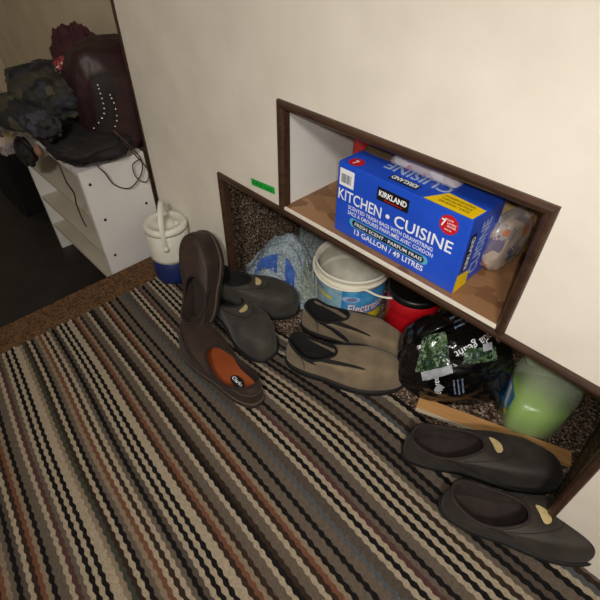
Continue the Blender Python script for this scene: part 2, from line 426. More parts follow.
# ------------------------------------------------------------------ shoes
class ShoeShape:
    def __init__(s, L=.305, hw=.05, side=1, rx=(.04,.47), rw=.030, zb=.074, zs=.056, zf=.076, toe=.046, sole=.022, wide=1., square=0):
        s.__dict__.update(locals())
    def out(s, th, grow=0, z=0):
        c, q = math.cos(th), math.sin(th); t = (1+c)/2
        g = .80 - .10*math.exp(-((t-.36)/.16)**2) + .22*max(0, min(1, (t-.35)/.35))**1.3
        w = abs(q)**.72*g*s.hw*s.wide + grow*abs(q)
        cy = s.side*(.010*math.sin(PI*min(1, t*1.05)) - .006*t)
        x = s.L*t + grow*c
        return Vector((x, cy + math.copysign(w, q), z))
    def rim(s, th):
        c, q = math.cos(th), math.sin(th)
        xa, xb = s.rx[0]*s.L, s.rx[1]*s.L
        x = (xa+xb)/2 + (xb-xa)/2*c
        t = x/s.L; cy = s.side*.009*math.sin(PI*t)
        y = cy + math.copysign(abs(q)**.85, q)*s.rw*(1-.12*c)
        f = (1+c)/2
        sm = lambda e: (lambda u: u*u*(3-2*u))(max(0, min(1, e)))
        z = s.zs + (s.zb-s.zs)*sm((-c-.15)/.75) + (s.zf-s.zs)*sm((c-.1)/.9)
        return Vector((x, y, z))
    def pt(s, th, v):
        P0 = s.out(th, -.001, s.sole*.9); P3 = s.rim(th); d = P3-P0; dxy = Vector((d.x, d.y, 0)); D = dxy.length
        k = min(1, D/(.42*s.L)); h = P3.z-P0.z
        P1 = P0 + Vector((0,0, h*.62*(1-k)+k*s.toe*1.45)) + (-dxy/max(D,1e-6))*(.004+.004*k)
        P2 = P3 - dxy*(.30+.32*k) - Vector((0,0, h*.26*(1-k) - k*.004))
        a = 1-v
        return P0*a**3 + P1*3*a*a*v + P2*3*a*v*v + P3*v**3
    def nrm(s, th, v):
        e = 1e-3; a = s.pt(th+e, v)-s.pt(th-e, v); b = s.pt(th, min(1, v+e))-s.pt(th, max(0, v-e))
        n = a.cross(b)
        if n.length < 1e-12: return Vector((0,0,1))
        n.normalize()
        return n if n.dot(s.pt(th, v)-Vector((s.L*.4, 0, .02))) > 0 else -n

def ths(n):
    out = []
    for i in range(n):
        out.append(2*PI*i/n)
    return out
def ring_faces(rings, n):
    return [(j*n+i, j*n+(i+1) % n, (j+1)*n+(i+1) % n, (j+1)*n+i) for j in range(rings-1) for i in range(n)]

def shoe(name, label, loc, rz, S, mats, group, collar=.0035, badge=False, gore=False, tilt=(0,0), welt=True, logo=None, heelcap=False, seam=False, tread=False, pull=False, basis=None):
    t = thing(name, label, 'shoe', loc, (tilt[0], tilt[1], rz), group)
    if basis:
        X = Vector(basis[0]).normalized(); Z_ = Vector(basis[1]); Z_ = (Z_-X*Z_.dot(X)).normalized(); Y_ = Z_.cross(X)
        t.rotation_euler = Matrix((X, Y_, Z_)).transposed().to_euler()
    n = 72; TH = ths(n)
    # upper
    NV = 16; V = [S.pt(th, j/NV) for j in range(NV+1) for th in TH]
    F = ring_faces(NV+1, n)
    # small creases
    V2 = []
    for idx, p in enumerate(V):
        v = (idx//n)/NV; th = TH[idx % n]
        k = math.sin(PI*v)*.0016
        V2.append(p + S.nrm(th, v)*k*noise.noise(p*26+Vector((loc[0]*9, 0, 0))))
    up = mesh_obj('upper', V2, F, mats['upper'], t)
    # sole with a welt ledge and a slight heel
    prof = [(-.006, 0, 1), (.0005, .003, 1), (.0035, .45, 0), (.0045, .8, 0), (.0035, 1.0, 0), (-.002, 1.04, 0)]
    V = []
    for g, z, bt in prof:
        for th in TH:
            p = S.out(th, g, z*S.sole if not bt else z)
            tt = (1+math.cos(th))/2
            if z < .5:
                p.z += .007*max(0, (tt-.78)/.22)**2          # toe spring
                if .36 < tt < .44 and bt: p.z += .003
            if tread and .05 < z < .9: p += (p-Vector((S.L*.5,0,p.z))).normalized()*.0012*math.sin(th*60)
            V.append(p)
    F = ring_faces(len(prof), n); F.append(tuple(range(n))[::-1]); F.append(tuple(range((len(prof)-1)*n, len(prof)*n)))
    so = mesh_obj('sole', V, F, mats['sole'], t)
    if welt:
        P = [S.out(th, .0030, S.sole*1.06) for th in TH]
        V, F = tube_geo(P, .0016, 6, True); mesh_obj('welt', V, F, mats['welt'], t)
    # lining wall and insole
    V = []
    for j in range(7):
        v = j/6
        for th in TH:
            r = S.rim(th); c = Vector((S.L*(S.rx[0]+S.rx[1])/2, r.y*0, 0))
            tt = (1+math.cos(th))/2
            b = S.out(th, -.008, S.sole+.004); b.x = S.L*.03 + (b.x/S.L)*(S.L*.80)
            q = r.lerp(b, v**.8); q.z = r.z + (b.z-r.z)*v
            if j == 0: q = r
            if j in (1, 2): q = r.lerp(b, .04*j); q.z = r.z-.004*j
            V.append(q)
    F = ring_faces(7, n); mesh_obj('lining', V, F, mats['lining'], t)
    V = []
    for k in (0, .35, .7, 1):
        for th in TH:
            b = S.out(th, -.006, 0); b.x = S.L*.03 + (b.x/S.L)*(S.L*.80); c = Vector((S.L*.4, 0, 0))
            q = c.lerp(b, 1-k*.98); q.z = S.sole+.0045 + .004*(1-k)**2; V.append(q)
    F = ring_faces(4, n); F.append(tuple(range(3*n, 4*n)))
    ins = mesh_obj('insole', V, F, mats['insole'], t)
    # padded collar
    P = [S.rim(th) for th in TH]
    V, F = tube_geo(P, collar, 8, True); mesh_obj('collar', V, F, mats.get('collar', mats['lining']), t)
    def surf(th, v, off): return S.pt(th, v) + S.nrm(th, v)*off
    def strip(nm, pts, off, m, w=None):
        pass
    if gore:      # black elastic wedges either side of the throat
        for sg in (1, -1):
            V = []; F = []; A, B = 10, 8
            for i in range(A+1):
                for j in range(B+1):
                    v = 1 - .46*i/A
                    wd = .22*(1-i/A)**.8 + .05
                    th = sg*(1.02 + wd*(j/B-.5)*1.7 - .14*i/A)
                    V.append(surf(th, v, .0022))
            for i in range(A):
                for j in range(B): a = i*(B+1)+j; F.append((a, a+1, a+B+2, a+B+1))
            mesh_obj('elastic_gore', V, F, mats['gore'], t)
        # vertical heel seam on each side
        for sg in (1, -1):
            P = [surf(sg*2.25, v/10, .0006) for v in range(0, 11)]
            V, F = tube_geo(P, .0009, 5); mesh_obj('seam', V, F, mats['gore'], t)
    if badge:     # small tan oval across the front of the throat
        V = [surf(0, .93, .0045)]; F = []; m_ = 20
        for k in range(m_):
            a = 2*PI*k/m_
            V.append(surf(.40*math.cos(a)+badge, .915+.032*math.sin(a)+.016*math.cos(a), .0036))
        for k in range(m_): F.append((0, 1+k, 1+(k+1) % m_))
        V[0] = surf(badge, .925, .0042)
        mesh_obj('logo_badge', V, F, M['tan_badge'], t)['label'] = 'tan oval badge'
        P = [surf(x*.1, .83-.03*math.cos(x*.2), .0008) for x in range(-14, 15)]
        V, F = tube_geo(P, .0009, 5); mesh_obj('seam', V, F, mats['lining'], t)
    if heelcap:
        for vv in (.42,):
            P = [surf(PI+x*.05, vv+.010*x*x*.05, .0008) for x in range(-22, 23)]
            V, F = tube_geo(P, .0009, 5); mesh_obj('seam', V, F, mats['welt'], t)
    if seam:      # moccasin seam round the vamp
        P = [surf(x*.06, .42-.10*math.cos(x*.12), .0008) for x in range(-26, 27)]
        V, F = tube_geo(P, .0011, 5); mesh_obj('seam', V, F, mats['lining'], t)
    if logo:
        z = S.sole+.0098
        def fn(x, y, dz=0): return Vector((S.L*.235, .006*S.side, z+dz)) + Vector((-y, x, 0))*1.0
        oval = [(.0165*math.cos(a)*.80, .0165*math.sin(a)*1.5) for a in [2*PI*i/24 for i in range(24)]]
        patch('insole_logo', oval, lambda x, y: Vector((S.L*.235+y, .006*S.side+x, z)), M['black_ink'], ins)

        lettering('insole_lettering', [(logo, -.0195,-.0045,.039,.0095,.02)], lambda x, y: Vector((S.L*.235 - x, .006*S.side - y, z+.0006)), M['white_ink'], ins)
    if pull:
        P = [S.rim(PI)+Vector((-.004, 0, -.012)), S.rim(PI)+Vector((-.010, 0, .006)), S.rim(PI)+Vector((-.002, 0, .012)), S.rim(PI)+Vector((.004, 0, -.006))]
        tube('pull_tab', P, .0065, mats['lining'], t, 8, flat=.0018)
    return t

R = math.radians
br = dict(upper=M['brown_nubuck'], sole=M['brown_sole'], welt=M['welt'], lining=M['brown_lining'], insole=M['orange_insole'])
bl = dict(upper=M['clog_grey'], sole=M['black_sole'], welt=M['black_sole'], lining=M['black_lining'], insole=M['black_lining'])
ol = dict(upper=M['olive'], sole=M['black_sole'], welt=M['black_sole'], lining=M['black_lining'], insole=M['black_lining'], gore=M['elastic'])
mo = dict(upper=M['moc'], sole=M['black_sole'], welt=M['black_sole'], lining=M['moc_lining'], insole=M['moc_lining'])
RG = .0095     # rug top
G1, G2, G3, G4 = 'pair of brown leather slip-on shoes', 'pair of charcoal clogs beside the cubby opening', 'pair of olive suede slip-on shoes', 'pair of dark mocha slip-on shoes in the corner'
SH = [
 ('slip_on_shoe','brown leather slip-on with bare orange insole, lying alone on the rug',(-.542,-.213,RG),R(179),
   ShoeShape(.335,.057,1,(.045,.57),.040,.072,.052,.070,.058,.022), br, G1, dict(logo='Clarks', heelcap=True, seam=True)),
 ('slip_on_shoe','brown leather slip-on tipped up against the wall next to the white cooler',(-.838,-.152,RG+.034),0,
   ShoeShape(.262,.055,-1,(.05,.54),.038,.082,.068,.078,.056,.022), dict(br, insole=M['brown_lining']), G1, dict(heelcap=True, seam=True, basis=((-.41,.44,.79),(.10,-.70,.62)))),
 ('clog_shoe','charcoal slip-on clog with tan badge, nearer the brown shoes and the rug',(-.930,-.065,RG),R(-5),
   ShoeShape(.30,.061,1,(.04,.46),.033,.078,.068,.084,.062,.022), bl, G2, dict(badge=.06)),
 ('clog_shoe','charcoal slip-on clog with tan badge, farther back beside the blue and grey rags',(-.952,-.066,RG+.058),R(30),
   ShoeShape(.285,.056,-1,(.04,.46),.033,.080,.070,.086,.062,.022), bl, G2, dict(badge=.06, tilt=(0,R(11)))),
 ('suede_shoe','olive suede slip-on with black elastic gores, the nearer of its pair on the rug',(-.602,-.062,RG),R(29),
   ShoeShape(.315,.054,-1,(.03,.43),.035,.098,.076,.090,.060,.024), ol, G3, dict(gore=True)),
 ('suede_shoe','olive suede slip-on with black elastic gores, directly in front of the white tub',(-.665,.060,RG),R(21),
   ShoeShape(.31,.050,1,(.03,.43),.034,.098,.076,.090,.060,.024), ol, G3, dict(gore=True)),
 ('slip_on_shoe','dark mocha slip-on with tan badge, alongside the pine board',(-.216,-.060,RG),R(35),
   ShoeShape(.335,.055,1,(.03,.49),.039,.080,.066,.080,.056,.022), mo, G4, dict(badge=.06)),
 ('slip_on_shoe','dark mocha slip-on with tan badge, frontmost shoe, closest to the right wall',(-.088,-.104,RG),R(31),
   ShoeShape(.335,.055,-1,(.03,.465),.039,.080,.066,.080,.056,.022), mo, G4, dict(badge=.06)),
]
for nm, lb, loc, rz, S, mm, g, kw in SH: shoe(nm, lb, loc, rz, S, mm, g, **kw)

# ------------------------------------------------------------------ carton of bags in the upper cubby
def carton():
    w, d, h = .286, .107, .152
    t = thing('trash_bag_box', 'blue cardboard box of kitchen trash bags lying in the upper cubby', 'box', (-.530,.014,.4435), (0,0,-.008))
    bm = bmesh.new(); e = .0015
    add_box(bm, (0,0,0), (w,d,h), .0022, 3)
    bm_obj('carton', bm, M['blue_box'], t)
    fr = lambda x, y, o=.0007: Vector((x*w, -o, y*h))                    # front, 0..1
    tp = lambda x, y, o=.0007: Vector((x*w, y*d, h+o))
    rt = lambda x, y, o=.0007: Vector((w+o, x*d, y*h))
    f2 = lambda x, y: fr(x, y, .0012); f3 = lambda x, y: fr(x, y, .0016)
    patch('barcode_label', [(.02,.70),(.145,.70),(.145,.93),(.02,.93)], fr, M['white_ink'], t)
    V = []; F = []; rg = random.Random(5); x = .037
    while x < .125:
        ww = rg.choice([.0018,.003,.0045]); n = len(V)
        V += [f2(x,.745), f2(x+ww,.745), f2(x+ww,.865), f2(x,.865)]; F.append((n,n+1,n+2,n+3)); x += ww+rg.choice([.0022,.0035])
    mesh_obj('barcode', V, F, M['black_ink'], t, smooth=False)
    patch('logo_plate', [(.34,.735),(.585,.735),(.585,.905),(.34,.905)], fr, M['black_ink'], t)
    lettering('logo_lettering', [('KIRKLAND', .355,.80,.215,.068,.035)], f2, M['white_ink'], t)
    lettering('logo_script', [('Signature', .40,.755,.14,.026,.02)], f2, M['red_ink'], t)
    lettering('title_lettering', [('KITCHEN', .018,.505,.375,.150,.012)], fr, M['white_ink'], t)
    lettering('title_lettering', [('CUISINE', .50,.505,.425,.150,.012)], fr, M['white_ink'], t)
    patch('title_dot', [(p[0], p[1]) for p in [( .445+.016*math.cos(a), .575+.030*math.sin(a)) for a in [2*PI*i/20 for i in range(20)]]], fr, M['white_ink'], t)
    lettering('description_lettering', [('SCENTED TRASH BAGS WITH DRAWSTRING', .115,.415,.69,.054,.012), ('SACS À ORDURES PARFUMÉS AVEC CORDON', .115,.338,.70,.054,.012)], fr, M['white_ink'], t)
    rr_ = .062
    def pl(x0, x1, y, ry): return [(px, y+(py)*1.0) for px, py in [((x1+ry*.5*math.cos(a)), ry*math.sin(a)) for a in [-PI/2+PI*i/10 for i in range(11)]] + [((x0+ry*.5*math.cos(a)), ry*math.sin(a)) for a in [PI/2+PI*i/10 for i in range(11)]]]
    patch('scent_band_rim', pl(.17,.76,.245,.062), fr, M['teal_ink'], t)
    patch('scent_band', pl(.19,.74,.245,.050), f2, M['dark_ink'], t)
    lettering('scent_lettering', [('FRESH SCENT · PARFUM FRAIS', .19,.222,.56,.050,.012)], f3, M['white_ink'], t)
    lettering('size_lettering', [('13 GALLON / 49 LITRES', .19,.085,.58,.078,.018)], fr, M['white_ink'], t)
    patch('red_seal', [(.865+.062*math.cos(a), .835+.118*math.sin(a)) for a in [2*PI*i/28 for i in range(28)]], fr, M['red_ink'], t)
    lettering('seal_lettering', [('7', .815,.80,.030,.085,.03), ('INCLUDES', .835,.885,.055,.020), ('LAYERS', .855,.845,.058,.022), ('COUCHES', .855,.81,.058,.022), ('INCLUS', .845,.765,.045,.020)], f2, M['white_ink'], t)
    # top
    patch('top_label', [(.66,.02),(.985,.02),(.995,.38),(.74,.44)], tp, M['yellow_ink'], t)
    lettering('top_label_lettering', [('CONVENIENT DRAWSTRING', .74,.29,.20,.05), ('CORDON PRATIQUE', .74,.20,.2,.05), ('200 BAGS / SACS', .74,.11,.2,.05)], lambda x, y: tp(x, y, .0014), M['black_ink'], t)
    patch('red_seal', [(.10+.055*math.cos(a), .17+.14*math.sin(a)) for a in [2*PI*i/28 for i in range(28)]], tp, M['red_ink'], t)
    lettering('seal_lettering', [('7', .085,.09,.03,.13,.03)], lambda x, y: tp(x, y, .0014), M['white_ink'], t)
    flip = lambda x, y: tp(.86-x, .52-y, .0014)                      # upside down, read from behind the box
    lettering('top_lettering', [('CUISINE', .0,.0,.48,.26,.02)], lambda x, y: tp(.74-x, .62-y, .0014), M['grey_ink'], t)
    patch('logo_plate', [(.37,.12),(.58,.12),(.58,.30),(.37,.30)], tp, M['black_ink'], t)
    lettering('logo_lettering', [('KIRKLAND', .0,.0,.19,.11,.035)], lambda x, y: tp(.57-x, .265-y, .0014), M['white_ink'], t)
    # right end, reading upwards
    rr2 = lambda x, y, o=.0014: Vector((w+o, (.30-y)*d if False else y*d, x*h))
    patch('end_corner', [(.0,.0),(.42,.0),(.38,.22),(.0,.27)], rt, M['yellow_ink'], t)
    patch('logo_plate', [(.09,.28),(.26,.28),(.26,.78),(.09,.78)], rt, M['black_ink'], t)
    lettering('logo_lettering', [('KIRKLAND', .31,.0,.44,.10,.03)], lambda x, y: Vector((w+.0014, d*(.225-y), x*h)), M['white_ink'], t)
    lettering('end_lettering', [('CUISINE', .14,.0,.74,.26,.02)], lambda x, y: Vector((w+.0014, d*(.62-y), x*h)), M['grey_ink'], t)
    # torn, lifted flap at the back left of the top with liner bags showing
    def flapf(u, v):
        lift = .016*v**1.4*(1-.4*u)
        return Vector((.01*w + u*.30*w - .01*v, d*(.62+.52*v) , h+.001+lift + .004*math.sin(u*7+v*3)*v))
    V = []; F = []; N = 10
    for j in range(N+1):
        for i in range(N+1): V.append(flapf(i/N, j/N*.9))
    for j in range(N):
        for i in range(N): a = j*(N+1)+i; F.append((a, a+1, a+N+2, a+N+1))
    o = mesh_obj('torn_flap', V, F, M['carton'], t); s = o.modifiers.new('thickness', 'SOLIDIFY'); s.thickness = .0012
    V = []; F = []; N = 26
    for j in range(N+1):
        for i in range(N+1):
            u, v = i/N, j/N
            z = h-.002 + .034*math.sin(PI*v)**.6*math.sin(PI*u)**.5*(1+.5*noise.noise(Vector((u*5, v*4, 1)))) + .003*noise.noise(Vector((u*18, v*14, 3)))
            V.append((w*(.22+.52*u), d*(.62+.50*v), max(z, h-.004)))
    for j in range(N):
        for i in range(N): a = j*(N+1)+i; F.append((a, a+1, a+N+2, a+N+1))
    o = mesh_obj('plastic_liner', V, F, M['liner'], t); s = o.modifiers.new('thickness', 'SOLIDIFY'); s.thickness = .002
carton()

def blob(name, c, size, m, parent=None, amp=.12, fs=3, seed=0, nu=40, nv=24, flat=.0, crease=0, power=1., mats=None, matfn=None):
    """lumpy closed skin around c; flat: height below which the base is levelled"""
    V = []; F = []; mi = []
    for j in range(nv+1):
        ph = PI*j/nv
        for i in range(nu):
            a = 2*PI*i/nu
            d = Vector((math.sin(ph)*math.cos(a), math.sin(ph)*math.sin(a), math.cos(ph)))
            k = 1 + amp*noise.noise(d*fs+Vector((seed*7.1, seed*3.3, seed)))
            if crease: k -= crease*abs(noise.noise(d*fs*2.2+Vector((seed, 5, 9))))+crease*.6*abs(noise.noise(d*fs*5+Vector((seed, 2, 4))))
            q = [math.copysign(abs(x)**power, x) for x in d]
            p = Vector((q[0]*size[0]*k, q[1]*size[1]*k, q[2]*size[2]*k))
            if p.z < -size[2]*(1-flat)*1.0: p.z = -size[2]*(1-flat) + (p.z+size[2]*(1-flat))*.05
            V.append(Vector(c)+p)
    for j in range(nv):
        for i in range(nu):
            k = (i+1) % nu; F.append((j*nu+i, (j+1)*nu+i, (j+1)*nu+k, j*nu+k))
            if matfn: mi.append(matfn(PI*(j+.5)/nv, 2*PI*(i+.5)/nu))
    return mesh_obj(name, V, F, mats or m, parent, mi or None)

# pouch of snacks behind the box
t = thing('snack_pouch', 'clear printed plastic pouch squeezed in behind right end of blue box', 'bag', (-.228,.150,.4436), (0,0,R(80)))
o = blob('pouch', (0,0,.058), (.062,.022,.062), M['snack'], t, .10, 3, 2, flat=.03, crease=.1, power=.8)
box('sealed_edge', (-.05,-.002,.112), (.05,.002,.126), M['clear_film'], t)
t = thing('foil_pouch', 'small red foil pouch behind left end of blue box', 'bag', (-.598,.190,.4436), (0,0,R(10)))
blob('pouch', (0,0,.085), (.035,.018,.085), M['red_pouch'], t, .1, 3, 5, flat=.03, crease=.08, power=.75)
box('sealed_edge', (-.03,-.0015,.160), (.03,.0015,.18), M['red_pouch'], t)

# ------------------------------------------------------------------ tub
def tub():
    t = thing('detergent_tub', 'open white plastic tub with blue detergent label and white handle', 'bucket', (-.638,.236,0))
    H, r1, r0_ = .19, .104, .097
    lathe('tub_body', [(r0_-.004,0),(r0_,.003),(r0_+.001,.02),(r1,.155),(r1+.004,.157),(r1+.005,.161),(r1+.001,.164),(r1+.001,.176),(r1+.006,.179),(r1+.007,.187),(r1+.004,H),(r1+.001,H-.002),(r1-.003,.16),(r0_-.004,.008)],
          M['tub_white'], t, 64, cap=False)
    lathe('tub_inside', [(r1-.0035,.17),(r1-.005,.12),(r0_-.005,.012),(r0_-.02,.008),(.001,.008)], M['tub_inside'], t, 64, cap=False)
    lathe('tub_bottom', [(.001,.004),(r0_-.006,.004),(r0_-.006,.0005),(.001,.0005)], M['tub_white'], t, 48, cap=False)
    rad = lambda z: r0_+.001 + (r1-r0_-.001)*(z-.02)/.135
    def wr(o=.0006): return lambda a, z: Vector(((rad(z)+o)*math.cos(a), (rad(z)+o)*math.sin(a), z))
    d = R
    patch('front_label', [(d(-65),.018),(0,0),(d(20),.148)], wr(), M['label_blue'], t, 30)
    patch('side_label', [(d(-130),.018),(0,0),(d(-65),.148)], wr(), M['label_side'], t, 24)
    V = []; F = []; N = 30
    for i in range(N+1):
        a = d(-65)+d(85)*i/N
        for z in (.018, .040+.018*math.sin(i/N*2.6+.2)): V.append(wr(.0011)(a, z))
    for i in range(N): F.append((2*i, 2*i+2, 2*i+3, 2*i+1))
    mesh_obj('label_band', V, F, M['label_yellow'], t)
    sk = lambda f, k: (lambda x, y: f(x, y+k*x))
    W = lambda x0, z0, o: (lambda x, y: wr(o)(d(-65)+x/r1, y))
    lettering('brand_lettering', [('Electrasol', .0,.064,.120,.033,.035)], lambda x, y: wr(.0016)(d(-54)+x/r1, y+.06*x), M['red_ink'], t)
    lettering('brand_lettering', [('Electrasol', .001,.0655,.118,.032,.012)], lambda x, y: wr(.0022)(d(-54)+x/r1, y+.06*x), M['white_ink'], t)
    lettering('small_lettering', [('DISHWASHER DETERGENT', .020,.050,.09,.007,.02), ('POWER', .03,.03,.05,.008,.02)], lambda x, y: wr(.0018)(d(-54)+x/r1, y+.05*x), M['red_ink'], t)
    V = [wr(.0014)(d(-50)+.026*math.cos(a)/r1, .118+.011*math.sin(a)) for a in [2*PI*i/24 for i in range(24)]]
    mesh_obj('label_oval', V, [tuple(range(24))], M['grey_ink'], t)
    lettering('small_lettering', [('ULTRA', -.014,.114,.028,.008,.02)], lambda x, y: wr(.002)(d(-50)+x/r1, y), M['red_ink'], t)
    lettering('side_lettering', [('Electrasol', .0,.120,.036,.010,.02)], lambda x, y: wr(.0012)(d(-118)+x/r1, y), M['dark_ink'], t)
    patch('side_stripe', [(d(-120),.098),(0,0),(d(-82),.108)], wr(.001), M['label_yellow'], t, 8)
    lettering('side_lettering', [('lorem'[:0]+'NET WT 3 kg', .0,.088-.0,.032,.005), ('DIRECTIONS', .0,.078,.034,.005), ('USE FILL CUP', .0,.068,.034,.005), ('KEEP DRY', .0,.058,.03,.005), ('KEEP CLOSED', .0,.048,.034,.005)], lambda x, y: wr(.0012)(d(-118)+x/r1, y), M['white_ink'], t)
    # bail handle lying down round the front of the rim and sticking out to the right
    P = []
    for a in range(-150, -24, 9):
        P.append((.1135*math.cos(R(a)), .1135*math.sin(R(a)), .170 - .012*math.sin(R((a+150)*1.3))))
    P += [(.128,-.050,.158), (.150,-.040,.158), (.166,-.030,.160)]
    tube('handle', P, .0042, M['tub_white'], t, 8, flat=.0022)
    for a in (-150,):
        lathe('handle_boss', [(.007,0),(.007,.006),(.002,.008)], M['tub_white'], t, 16, (.108*math.cos(R(a)),.108*math.sin(R(a)),.162))
tub()

# red can with black lid
t = thing('coffee_can', 'red plastic can with black lid beside the white tub', 'canister', (-.445,.272,0))
lathe('can_body', [(.060,0),(.065,.004),(.067,.035),(.066,.039),(.069,.043),(.072,.115),(.0715,.119),(.073,.123),(.073,.160),(.069,.164)], M['red_can'], t, 48)
lathe('lid', [(.0695,.1625),(.0745,.163),(.0755,.166),(.0755,.178),(.072,.182),(.066,.182),(.064,.177),(.001,.177)], M['black'], t, 48, cap=False)

# ------------------------------------------------------------------ jug of green fluid
def rrect(a, b, p, n=48):
    out = []
    for i in range(n):
        q = 2*PI*i/n; c, s = math.cos(q), math.sin(q)
        out.append((a*math.copysign(abs(c)**p, c), b*math.copysign(abs(s)**p, s)))
    return out
def loft(name, secs, m, parent, n=48, cap=True):
    V = []; F = []
    for a, b, p, z, ox in secs:
        V += [(x+ox, y, z) for x, y in rrect(a, b, p, n)]
    F = ring_faces(len(secs), n)
    if cap: F.append(tuple(range(n))[::-1]); F.append(tuple(range((len(secs)-1)*n, len(secs)*n)))
    return mesh_obj(name, V, F, m, parent)
t = thing('fluid_jug', 'translucent plastic jug of green fluid at right end of lower cubby', 'jug', (-.060,.243,0), (0,0,R(32)))
loft('jug_body', [(.055,.051,.62,0,0),(.061,.056,.55,.004,0),(.063,.058,.52,.015,0),(.066,.061,.52,.155,0),(.064,.058,.6,.18,0),(.056,.050,.75,.22,.004),(.036,.034,.95,.25,.012),(.021,.021,1,.268,.016),(.019,.019,1,.285,.016)], M['jug_skin'], t)
loft('fluid', [(.054,.050,.62,.003,0),(.0600,.0550,.53,.012,0),(.0630,.0580,.52,.105,0)], M['green_liq'], t)
lathe('cap', [(.022,0),(.023,.003),(.023,.02),(.02,.024),(.001,.024)], M['white_ink'], t, 24, (.016,0,.278))
tube('handle', [(-.050,0,.20),(-.062,0,.225),(-.052,0,.258),(-.02,0,.270),(.0,0,.266)], .010, M['jug_skin'], t, 10)
lab = lambda y, z: Vector((-.0672, y, z))
patch('label', [(-.04,.045),(.04,.045),(.04,.125),(-.04,.125)], lab, M['label_blue'], t)
patch('label_panel', [(-.028,.06),(-.008,.06),(.010,.118),(-.010,.118)], lambda y, z: Vector((-.0680,y,z)), M['white_ink'], t)
patch('label_panel', [(-.04,.047),(-.02,.05),(-.028,.072),(-.04,.068)], lambda y, z: Vector((-.0680,y,z)), M['label_yellow'], t)
patch('label_panel', [(.018,.10),(.038,.10),(.038,.122),(.018,.122)], lambda y, z: Vector((-.0680,y,z)), M['red_ink'], t)

# ------------------------------------------------------------------ black carrier bag
def carrier():
    t = thing('shopping_bag', 'crumpled black plastic shopping bag with bamboo photo print', 'bag', (-.262,.192,0), (0,0,R(38)))
    body = blob('bag_film', (0,0,.105), (.136,.098,.118), M['bag_black'], t, .16, 1.7, 4, 120, 76, flat=.08, crease=.085, power=.80)
    tree = BVHTree.FromPolygons([v.co.copy() for v in body.data.vertices], [tuple(p.vertices) for p in body.data.polygons])
    # a printed sheet seen from the open side: project flat coordinates onto the film
    d = Vector((.10, 1, -.80)).normalized(); rx = Vector((1, 0, 0)); rx = (rx-d*rx.dot(d)).normalized(); ry = rx.cross(d)
    if ry.z < 0: ry = -ry
    C = Vector((0,0,.11))
    def fn(off):
        def g(x, y):
            o = C + rx*x + ry*y - d*.4
            h = tree.ray_cast(o, d)
            return (h[0]-d*off) if h[0] is not None else C+rx*x+ry*y
        return g
    def smooth(off):
        def g(x, y):
            D = []
            for u in (-.02, -.008, .006, .02):
                for v in (-.016, 0, .016):
                    h = tree.ray_cast(C + rx*(x+u) + ry*(y+v) - d*.4, d)
                    if h[0] is not None: D.append(h[3])
            h = tree.ray_cast(C + rx*x + ry*y - d*.4, d)
            dist = sum(D)/len(D) if D else .4
            if h[0] is not None: dist = min(dist, h[3]+.002)
            if h[0] is not None: dist = min(dist, h[3]-off)
            return C + rx*x + ry*y + d*(dist-.4)
        return g
    def rotp(fn_, cx, cy, a):
        c, s = math.cos(a), math.sin(a)
        return lambda x, y: fn_(cx + x*c - y*s, cy + x*s + y*c)
    def quad(nm, pts, m, off, N=22):
        a, b, c_, e = [Vector((p[0], p[1], 0)) for p in pts]; V = []; F = []; g = fn(off)
        for j in range(N+1):
            for i in range(N+1):
                q = a.lerp(b, i/N).lerp(e.lerp(c_, i/N), j/N); V.append(g(q.x, q.y))
        for j in range(N):
            for i in range(N): k = j*(N+1)+i; F.append((k, k+1, k+N+2, k+N+1))
        return mesh_obj(nm, V, F, m, t)
    quad('bamboo_photo', [(-.095,-.040),(-.022,-.005),(-.040,.070),(-.088,.052)], M['bamboo'], .0016)
    quad('bamboo_photo', [(.002,.000),(.080,.018),(.074,.048),(.006,.040)], M['bamboo'], .0016)
    quad('grey_panel', [(-.075,-.058),(-.014,-.022),(-.020,-.002),(-.082,-.036)], M['grey_print'], .0022)
    quad('grey_panel', [(.044,.036),(.066,.042),(.064,.058),(.042,.052)], M['grey_print'], .0022, 8)
    quad('grey_panel', [(-.040,-.090),(-.024,-.064),(-.040,-.056),(-.046,-.076)], M['grey_print'], .0022, 8)
    g = smooth(.0012)
    lettering('bag_lettering', [('panda géant', 0,0,.120,.018,.005)], rotp(g, .082,.092, R(212)), M['white_ink'], t)
    lettering('bag_lettering', [('panda', 0,0,.052,.014,.005)], rotp(g, -.052,-.040, R(-72)), M['white_ink'], t)
    rows = [('bambou naturel', .060), ('sac réutilisable', .066), ('fort et durable', .062), ('merci', .030), ('recyclez ce sac', .060)]
    lettering('small_lettering', [(s_, 0, -.030-.0105*i, w_, .0052, .005) for i, (s_, w_) in enumerate(rows)], rotp(g, .050,.080, R(207)), M['grey_ink'], t)
    lettering('small_lettering', [(s_, 0, .0095*i, w_*.7, .0044, .005) for i, (s_, w_) in enumerate(rows[:3])], rotp(g, -.010,-.042, R(-72)), M['grey_ink'], t)
    # loose gathered handles and folds
    for k, (P, w_) in enumerate([([(-.02,.03,.20),(-.05,0,.225),(-.09,-.01,.20),(-.11,0,.15)], .018),
                   ([(.06,-.06,.12),(.10,-.08,.08),(.12,-.07,.03)], .02)]):
        tube('bag_handle' if k < 1 else 'bag_fold', P, w_, M['bag_black'], t, 10, flat=.005)
carrier()

# ------------------------------------------------------------------ pine board
t = thing('wood_board', 'narrow pine board lying in front of the green jug and black bag', 'board', (-.094,.150,.0), (0,R(0),R(20.5)))
box('board', (-.190,-.019,.0005), (.168,.019,.0135), M['plank'], t, .001)
box('painted_edge', (-.190,-.0205,.001), (.1,-.0191,.013), M['plank_edge'], t)

